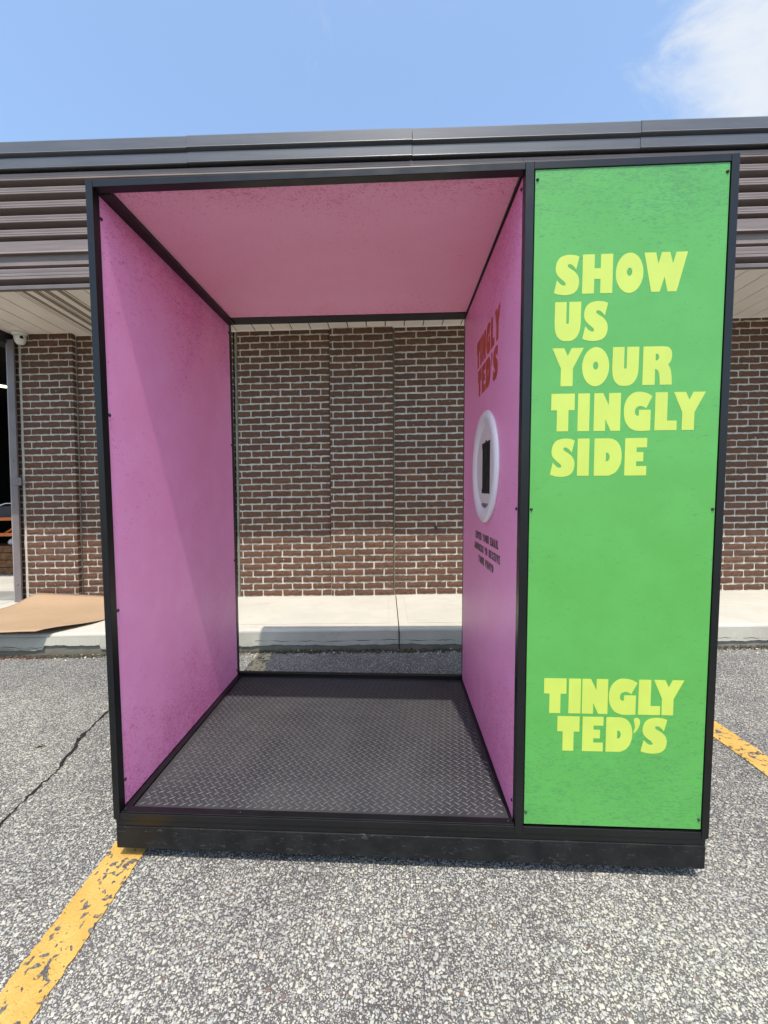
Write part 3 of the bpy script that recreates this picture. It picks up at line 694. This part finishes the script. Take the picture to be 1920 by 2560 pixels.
# posts (front and back) and rails butt end to end
for x0, x1 in ((0, PW), (M0, M1), (WB-PW, WB)):
    for y0, y1 in ((0, .03), (DD-.03, DD)):
        B('post', m_frame, x0, x1, y0, y1, bz, tz)
for y0, y1 in ((0.0006, .03), (DD-.03, DD-.0006)):
    for x0, x1 in ((PW+.0004, M0-.0004), (M1+.0004, WB-PW-.0004)):
        B('rail', m_frame, x0, x1, y0, y1, tz-(PW if y0 < .1 else .0115), tz-.0006)
        B('rail', m_frame, x0, x1, y0, y1, bz+.0006, bz+.0205)
for x0, x1 in ((.0006, PW), (M0+.0006, M1-.0006), (WB-PW, WB-.0006)):
    B('side_rail', m_frame, x0, x1, .0304, DD-.0304, tz-PW, tz-.0006)
    B('side_rail', m_frame, x0, x1, .0304, DD-.0304, bz+.0006, bz+.0205)
# inner angle strips that show as broad black lines in the corners
B('corner_strip', m_frame, PW+.0004, .058, .0304, DD-.0304, tz-.024, tz-.010)
B('corner_strip', m_frame, PW+.0004, .0445, .0304, DD-.0304, .1605, .1645)
B('corner_strip', m_frame, M0-.006, M0-.0004, .0304, DD-.0304, tz-.018, tz-.010)
B('corner_strip', m_frame, M0-.008, M0-.0004, .0304, DD-.0304, .1605, .1645)
B('back_header', m_frame, .0585, M0-.0065, .962, DD-.0304, tz-.0155, tz-.010)
B('back_sill', m_frame, PW+.001, M0-.001, DD-.0298, DD-.003, .1612, .178)
B('floor_tread', m_frame, PW+.001, M0-.001, .004, .0305, .1612, .1642)
# boards
pn = B('side_panel', m_pink, .013, .020, .0305, DD-.031, .167, 2.126, bv=.0006); tag(pn, 'pink printed board on the left')
B('outer_panel', m_frame, .002, .0125, .031, DD-.031, .162, 2.12, bv=0)
pr_ = B('partition_panel', m_pink, M0, M0+.008, .0305, DD-.031, .162, tz-.024, bv=.0006); tag(pr_, 'pink printed board on the right with the round camera window')
B('ceiling_panel', m_pinkc, .0585, M0-.0065, .0304, .9615, tz-.012, tz-.004, bv=0)
B('roof_panel', m_frame, PW, WB-PW, .0308, DD-.0308, tz-.0035, tz-.0012, bv=0)
gp = B('front_panel', m_green, 1.3312, 1.8678, .0035, .0085, .1690, 2.1300, bv=.0006); tag(gp, 'green printed front board with yellow lettering')
B('backing_panel', m_frame, M1+.001, WB-PW-.001, .012, .0290, .1625, 2.129, bv=0)
B('outer_panel', m_frame, WB-.014, WB-.003, .031, DD-.031, .162, 2.12, bv=0)
B('back_panel', m_green, M1+.001, WB-PW-.001, DD-.012, DD-.007, .165, 2.128, bv=0)
B('locker_floor', m_frame, M1+.001, WB-PW-.001, .031, DD-.031, .1615, .166, bv=0)
# floor plate with its raised lugs
B('floor_plate', m_plate, .0450, M0-.0085, .0310, 1.024, .150, .1570, bv=0)
def lugs():
    vs = []; fs = []; pt = .0283; L = .0128; w = .0027; h = .0016
    nx = int((M0-.0085-.045)/pt); ny = int(.99/(pt/1.0))
    for typ in (0, 1):
        ang = math.radians(38 if typ else -38)
        c, s = math.cos(ang), math.sin(ang); hh = .65 if typ else 1.0
        for j in range(ny+1):
            for i in range(nx+1):
                x = .052+(i+.5*typ+.13*j % 1.0)*pt; y = .041+(j+.5*typ)*pt*.98
                if not (.058 < x < M0-.022 and .042 < y < 1.012): continue
                b = len(vs)
                for a, e, z in ((-L, 0, 0), (-L*.45, -w, 0), (L*.45, -w, 0), (L, 0, 0), (L*.45, w, 0), (-L*.45, w, 0), (-L*.6, 0, h*hh), (L*.6, 0, h*hh), (0, w*.45, h*hh*1.08), (0, -w*.45, h*hh*1.08)):
                    vs.append((x+a*c-e*s, y+a*s+e*c, .1569+z))
                fs += [tuple(b+k for k in f) for f in ((0, 1, 6), (1, 2, 9), (1, 9, 6), (2, 7, 9), (2, 3, 7), (3, 4, 7), (4, 8, 7), (4, 5, 8), (5, 6, 8), (5, 0, 6), (6, 9, 8), (9, 7, 8))]
    o = MB().add(vs, fs).build('tread_lugs', m_lug, booth); tag(o, kind='stuff')
lugs()
# plinth
B('plinth_top', m_frame, .004, WB-.004, .006, DD-.006, .1150, .1400, bv=.002)
B('plinth', m_plinth, .006, WB-.006, .0025, DD-.003, .0400, .1146, bv=.002)
for x in (.12, .95, 1.77):
    for y in (.13, .93): MB().tube((x, y, 0), (x, y, .041), .03, 10).build('foot', m_frame, booth)
# screws
def screw(x, y, z, ax, r=.0058):
    r *= .78
    d = -1; mb = MB()
    pr2 = [(r, 0), (r*.95, .002*d), (r*.5, .0042*d), (r*.1, .0045*d)]
    if ax == 'x+': pr2 = [(a, -b) for a, b in pr2]; mb.lathe((x, y, z), pr2, 9, 'x')
    elif ax == 'x-': mb.lathe((x, y, z), pr2, 9, 'x')
    elif ax == 'z': mb.lathe((x, y, z), [(a, -b) for a, b in pr2], 9, 'z')
    else: mb.lathe((x, y, z), pr2, 9, 'y')
    mb.build('screw', m_screw, booth)
for x, z in ((1.3375, 2.103), (1.861, 2.105), (1.3365, 1.159), (1.861, 1.158), (1.3365, .209), (1.861, .201)): screw(x, .0035, z, 'y')
for y, z in ((.036, 1.461), (.036, .829), (.036, .253), (.036, 2.06), (1.018, 1.476), (1.018, .831), (1.018, .196), (1.018, 2.085)): screw(.020, y, z, 'x+', .0075)
for y, z in ((.036, 1.159), (.036, 2.10), (.036, .221), (1.016, 1.168)): screw(M0, y, z, 'x-', .007)
for x, y in ((.030, .018), (1.287, .018), (.42, .0165)): screw(x, y, .1642, 'z', .0045)

# ---- lettering, as flat vinyl letters
def cr_path(pts, n=7):
    # pts: (x, y) smooth or (x, y, 1) corner; Catmull-Rom between
    N = len(pts); out_ = []
    for i in range(N):
        p1 = pts[i]; p2 = pts[(i+1) % N]; p0 = pts[i-1]; p3 = pts[(i+2) % N]
        c1 = len(p1) > 2; c2 = len(p2) > 2
        if c1 and c2: out_.append((p1[0], p1[1])); continue
        a0 = p0 if not c1 else p1; a3 = p3 if not c2 else p2
        for k in range(n):
            t = k/n; t2 = t*t; t3 = t2*t
            out_.append(tuple(.5*((2*p1[d])+(-a0[d]+p2[d])*t+(2*a0[d]-5*p1[d]+4*p2[d]-a3[d])*t2+(-a0[d]+3*p1[d]-3*p2[d]+a3[d])*t3) for d in (0, 1)))
    return out_
def cnr(*p): return [(x, y, 1) for x, y in p]
def ell(cx, cy, rx, ry, n=26, lean=0): return [(cx+rx*math.cos(2*math.pi*i/n)+lean*math.sin(2*math.pi*i/n), cy+ry*math.sin(2*math.pi*i/n)) for i in range(n)]
# each glyph: list of loops in traced units (y down), first is the outline; then (x0, x1, ytop, ybase)
G = {}
G['S'] = ([cr_path([(318, 75, 1), (270, 58), (200, 54), (135, 72), (95, 115), (78, 185), (88, 243), (125, 290), (163, 322), (181, 345), (180, 360), (162, 367), (130, 352), (106, 326), (93, 310, 1), (65, 440, 1), (100, 455), (160, 465), (215, 463), (270, 445), (305, 405), (319, 350), (318, 305), (303, 262), (268, 222), (228, 195), (204, 176), (201, 160), (212, 149), (236, 153), (264, 175), (288, 205, 1)])], 65, 320, 55, 455)
G['H'] = ([[(350, 52), (470, 52), (470, 196), (533, 196), (533, 52), (655, 52), (655, 454), (533, 454), (533, 306), (470, 306), (470, 454), (350, 454)]], 350, 655, 52, 454)
G['O'] = ([ell(832, 243, 140, 208, 40), ell(832, 232, 27, 42, 22)], 692, 972, 40, 446)
G['W'] = ([[(977, 37), (1098, 37), (1124, 155), (1158, 37), (1243, 37), (1275, 155), (1307, 37), (1425, 37), (1322, 437), (1228, 437), (1192, 285), (1147, 437), (1058, 437)]], 977, 1425, 37, 437)
G['U'] = ([cr_path(cnr((77, 540), (195, 540))+[(195, 745, 1), (198, 757), (209, 762), (219, 757), (222, 745, 1)]+cnr((222, 540), (345, 540))+[(343, 760, 1), (335, 830), (305, 895), (260, 930), (205, 938), (150, 930), (105, 890), (82, 830), (75, 755, 1)])], 75, 345, 540, 932)
G['Y'] = ([[(50, 1006), (170, 1006), (207, 1090), (246, 1006), (368, 1006), (262, 1222), (262, 1412), (140, 1412), (140, 1222)]], 50, 368, 1006, 1412)
G['R'] = ([cr_path(cnr((970, 990))+[(1165, 990, 1), (1215, 1002), (1245, 1045), (1250, 1100), (1240, 1150), (1216, 1188, 1), (1240, 1240), (1252, 1310), (1258, 1408, 1)]+[(1140, 1408, 1), (1136, 1330), (1126, 1270), (1110, 1245), (1090, 1236, 1)]+cnr((1090, 1408), (970, 1408))), cr_path([(1092, 1070, 1), (1112, 1074), (1127, 1105), (1115, 1136), (1092, 1145, 1)])], 970, 1258, 990, 1408)
G['T'] = ([[(77, 90), (303, 90), (303, 250), (245, 250), (245, 455), (133, 455), (133, 250), (77, 250)]], 77, 303, 90, 455)
G['I'] = ([[(0, 0), (114, 0), (114, 365), (0, 365)]], 0, 114, 0, 365)
G['N'] = ([[(488, 85), (573, 85), (630, 202), (630, 85), (745, 85), (745, 452), (654, 452), (600, 338), (600, 452), (488, 452)]], 488, 745, 85, 452)
G['G'] = ([cr_path([(1047, 118, 1), (1000, 90), (935, 75), (868, 82), (815, 125), (784, 190), (777, 268), (790, 348), (828, 412), (878, 443), (940, 453), (1035, 448, 1)]+cnr((1035, 248), (922, 248))+[(922, 304, 1), (902, 303), (886, 286), (883, 255), (897, 226), (930, 212), (962, 218), (991, 233, 1)])], 777, 1047, 82, 448)
G['L'] = ([[(1078, 76), (1195, 76), (1195, 351), (1288, 351), (1288, 444), (1078, 444)]], 1078, 1288, 76, 444)
G['D'] = ([cr_path([(490, 520, 1), (635, 520, 1), (695, 542), (738, 600), (754, 690), (742, 780), (700, 850), (635, 885, 1), (490, 885, 1)]), cr_path([(603, 660, 1), (625, 665), (640, 702), (627, 738), (603, 746, 1)])], 490, 754, 520, 885)
G['E'] = ([[(788, 518), (1003, 518), (1003, 610), (902, 610), (902, 655), (970, 655), (970, 746), (902, 746), (902, 792), (1003, 792), (1003, 884), (788, 884)]], 788, 1003, 518, 884)
G['A'] = ([[(95, 0), (205, 0), (300, 400), (190, 400), (178, 330), (122, 330), (110, 400), (0, 400)], [(136, 245), (164, 245), (150, 150)]], 0, 300, 0, 400)
G['M'] = ([[(0, 0), (110, 0), (180, 190), (250, 0), (360, 0), (360, 400), (252, 400), (252, 230), (200, 380), (160, 380), (108, 230), (108, 400), (0, 400)]], 0, 360, 0, 400)
G['C'] = ([cr_path([(262, 30, 1), (200, 0), (110, 10), (40, 75), (5, 200), (40, 325), (110, 392), (200, 400), (262, 370, 1), (232, 262, 1), (190, 280), (135, 265), (112, 200), (135, 135), (190, 120), (232, 138, 1)])], 5, 262, 3, 397)
G['V'] = ([[(0, 0), (118, 0), (158, 190), (198, 0), (316, 0), (215, 400), (101, 400)]], 0, 316, 0, 400)
G['P'] = ([cr_path(cnr((0, 0))+[(170, 0, 1), (245, 40), (265, 130), (240, 225), (170, 262, 1)]+cnr((115, 262), (115, 400), (0, 400))), cr_path([(112, 90, 1), (142, 100), (152, 130), (140, 162), (112, 172, 1)])], 0, 265, 0, 400)
G["'"] = ([cr_path([(10, 20), (40, 0), (70, 25), (68, 80), (40, 140), (10, 165), (22, 110), (18, 65)])], 8, 72, 0, 370)
def glyph(mb, ch, u0, u1, v0, H, place, th):
    loops, x0, x1, yt, yb = G[ch]
    sc = (u1-u0)/(x1-x0); sy = H/(yb-yt)
    L2 = [[(u0+(x-x0)*sc, v0+(yb-y)*sy) for x, y in lp] for lp in loops]
    flat = [p for lp in L2 for p in lp]
    tris = tessellate_polygon([[Vector((p[0], p[1], 0)) for p in lp] for lp in L2])
    n = len(flat); vs = [place(u, v, th) for u, v in flat]+[place(u, v, 0) for u, v in flat]
    fs = [tuple(t) for t in tris]; b = 0
    for lp in L2:
        k = len(lp); fs += [(b+i, b+(i+1) % k, n+b+(i+1) % k, n+b+i) for i in range(k)]; b += k
    mb.add(vs, fs)
front = lambda u, v, t: (u, .0035-t, v)
HC = .1095
lines = [('SHOW', 1.7825, [(1.390, 1.4605), (1.4697, 1.5548), (1.5633, 1.6404), (1.6420, 1.7621)]),
         ('US', 1.6510, [(1.3935, 1.4685), (1.4735, 1.5448)]),
         ('YOUR', 1.5200, [(1.389, 1.4788), (1.4751, 1.5524), (1.5612, 1.6362), (1.6478, 1.7311)]),
         ('TINGLY', 1.3890, [(1.389, 1.4565), (1.4660, 1.4998), (1.5125, 1.5885), (1.5981, 1.6780), (1.6865, 1.7490), (1.7385, 1.8277)]),
         ('SIDE', 1.2578, [(1.389, 1.4600), (1.4680, 1.5020), (1.5165, 1.5957), (1.6045, 1.6674)]),
         ('TINGLY', .5300, [(1.3851, 1.4523), (1.4595, 1.4960), (1.5000, 1.5768), (1.5800, 1.6640), (1.6680, 1.7330), (1.7125, 1.8012)]),
         ("TED'S", .4108, [(1.4276, 1.4944), (1.5035, 1.5662), (1.5745, 1.6530), (1.6560, 1.6750), (1.6795, 1.7564)])]
for word, v0, spans in lines:
    for ch, (a, b) in zip(word, spans):
        mb = MB(); glyph(mb, ch, a, b, v0, HC, front, .0005); o = mb.build('letter', m_yel, booth)
# red logo and black instruction on the right pink board; words run towards the camera
side = lambda u, v, t: (M0-t, u, v)
def sideword(word, ya, yb, v0, H, mat, gap=.08):
    ws = [((G[c][2]-G[c][1])*400/(G[c][4]-G[c][3]) if c != ' ' else 150) for c in word]
    tot = sum(ws)+gap*400*(len(word)-1); sc = (yb-ya)/tot; u = ya
    mb = MB()
    for c, w in zip(word, ws):
        if c != ' ':
            glyph(mb, c, u, u+w*sc, v0, H, side, .0005)
        u += (w+gap*400)*sc
    return mb
for word, ya, yb, v0, H in (('TINGLY', .690, .270, 1.7655, .1165), ("TED'S", .662, .300, 1.6330, .1165)):
    o = sideword(word, ya, yb, v0, H, m_red, .075).build('red_lettering', m_red, booth)
for word, ya, yb, v0, H in (('ENTER YOUR EMAIL', .683, .258, 1.0000, .0330), ('ADDRESS TO RECEIVE', .706, .231, .9495, .0320), ('YOUR PHOTO', .612, .328, .8985, .0330)):
    o = sideword(word, ya, yb, v0, H, m_blk, .15).build('black_lettering', m_blk, booth)
# ---- round camera window
cy, cz = .476, 1.3125
rl = empty('ring_light', (M0, cy, cz)); rl.parent = booth; rl['label'] = 'round white bezel with a recessed face on the right pink board'
def onring(prof, name, mat, n=56, smooth=True, parent=rl):
    mb = MB(); vs = []
    mb.lathe((M0, cy, cz), [(r, -h) for r, h in prof], n, 'x')
    o = mb.build(name, mat, parent, smooth=smooth); return o
onring([(.226, 0), (.229, .004), (.227, .010), (.219, .0155), (.205, .018), (.190, .0165), (.178, .012), (.170, .0075), (.166, .0042), (.160, .004)], 'bezel', m_white)
onring([(.164, .0005), (.164, .0040), (.162, .0046)], 'face_disc', m_disc, smooth=False)
def slab(name, pts, t0, t1, mat):
    mb = MB(); n = len(pts); vs = [(M0-t1, y, z) for y, z in pts]+[(M0-t0, y, z) for y, z in pts]
    mb.add(vs, [tuple(range(n))]+[(i, (i+1) % n, n+(i+1) % n, n+i) for i in range(n)]); return mb.build(name, mat, rl)
slab('camera_opening', [(.532, 1.205), (.386, 1.204), (.386, 1.414), (.448, 1.414), (.448, 1.420), (.470, 1.420), (.470, 1.414), (.532, 1.414)], .0044, .0056, m_screen)
slab('opening_edge', [(.532, 1.225), (.524, 1.225), (.524, 1.390), (.532, 1.390)], .0054, .0066, m_disc)
slab('sensor_window', [(.536, 1.164), (.532, 1.156), (.520, 1.148), (.500, 1.143), (.470, 1.141), (.440, 1.143), (.420, 1.148), (.410, 1.156), (.406, 1.164)], .0044, .0058, m_sensor)
print('objects', len(bpy.data.objects))
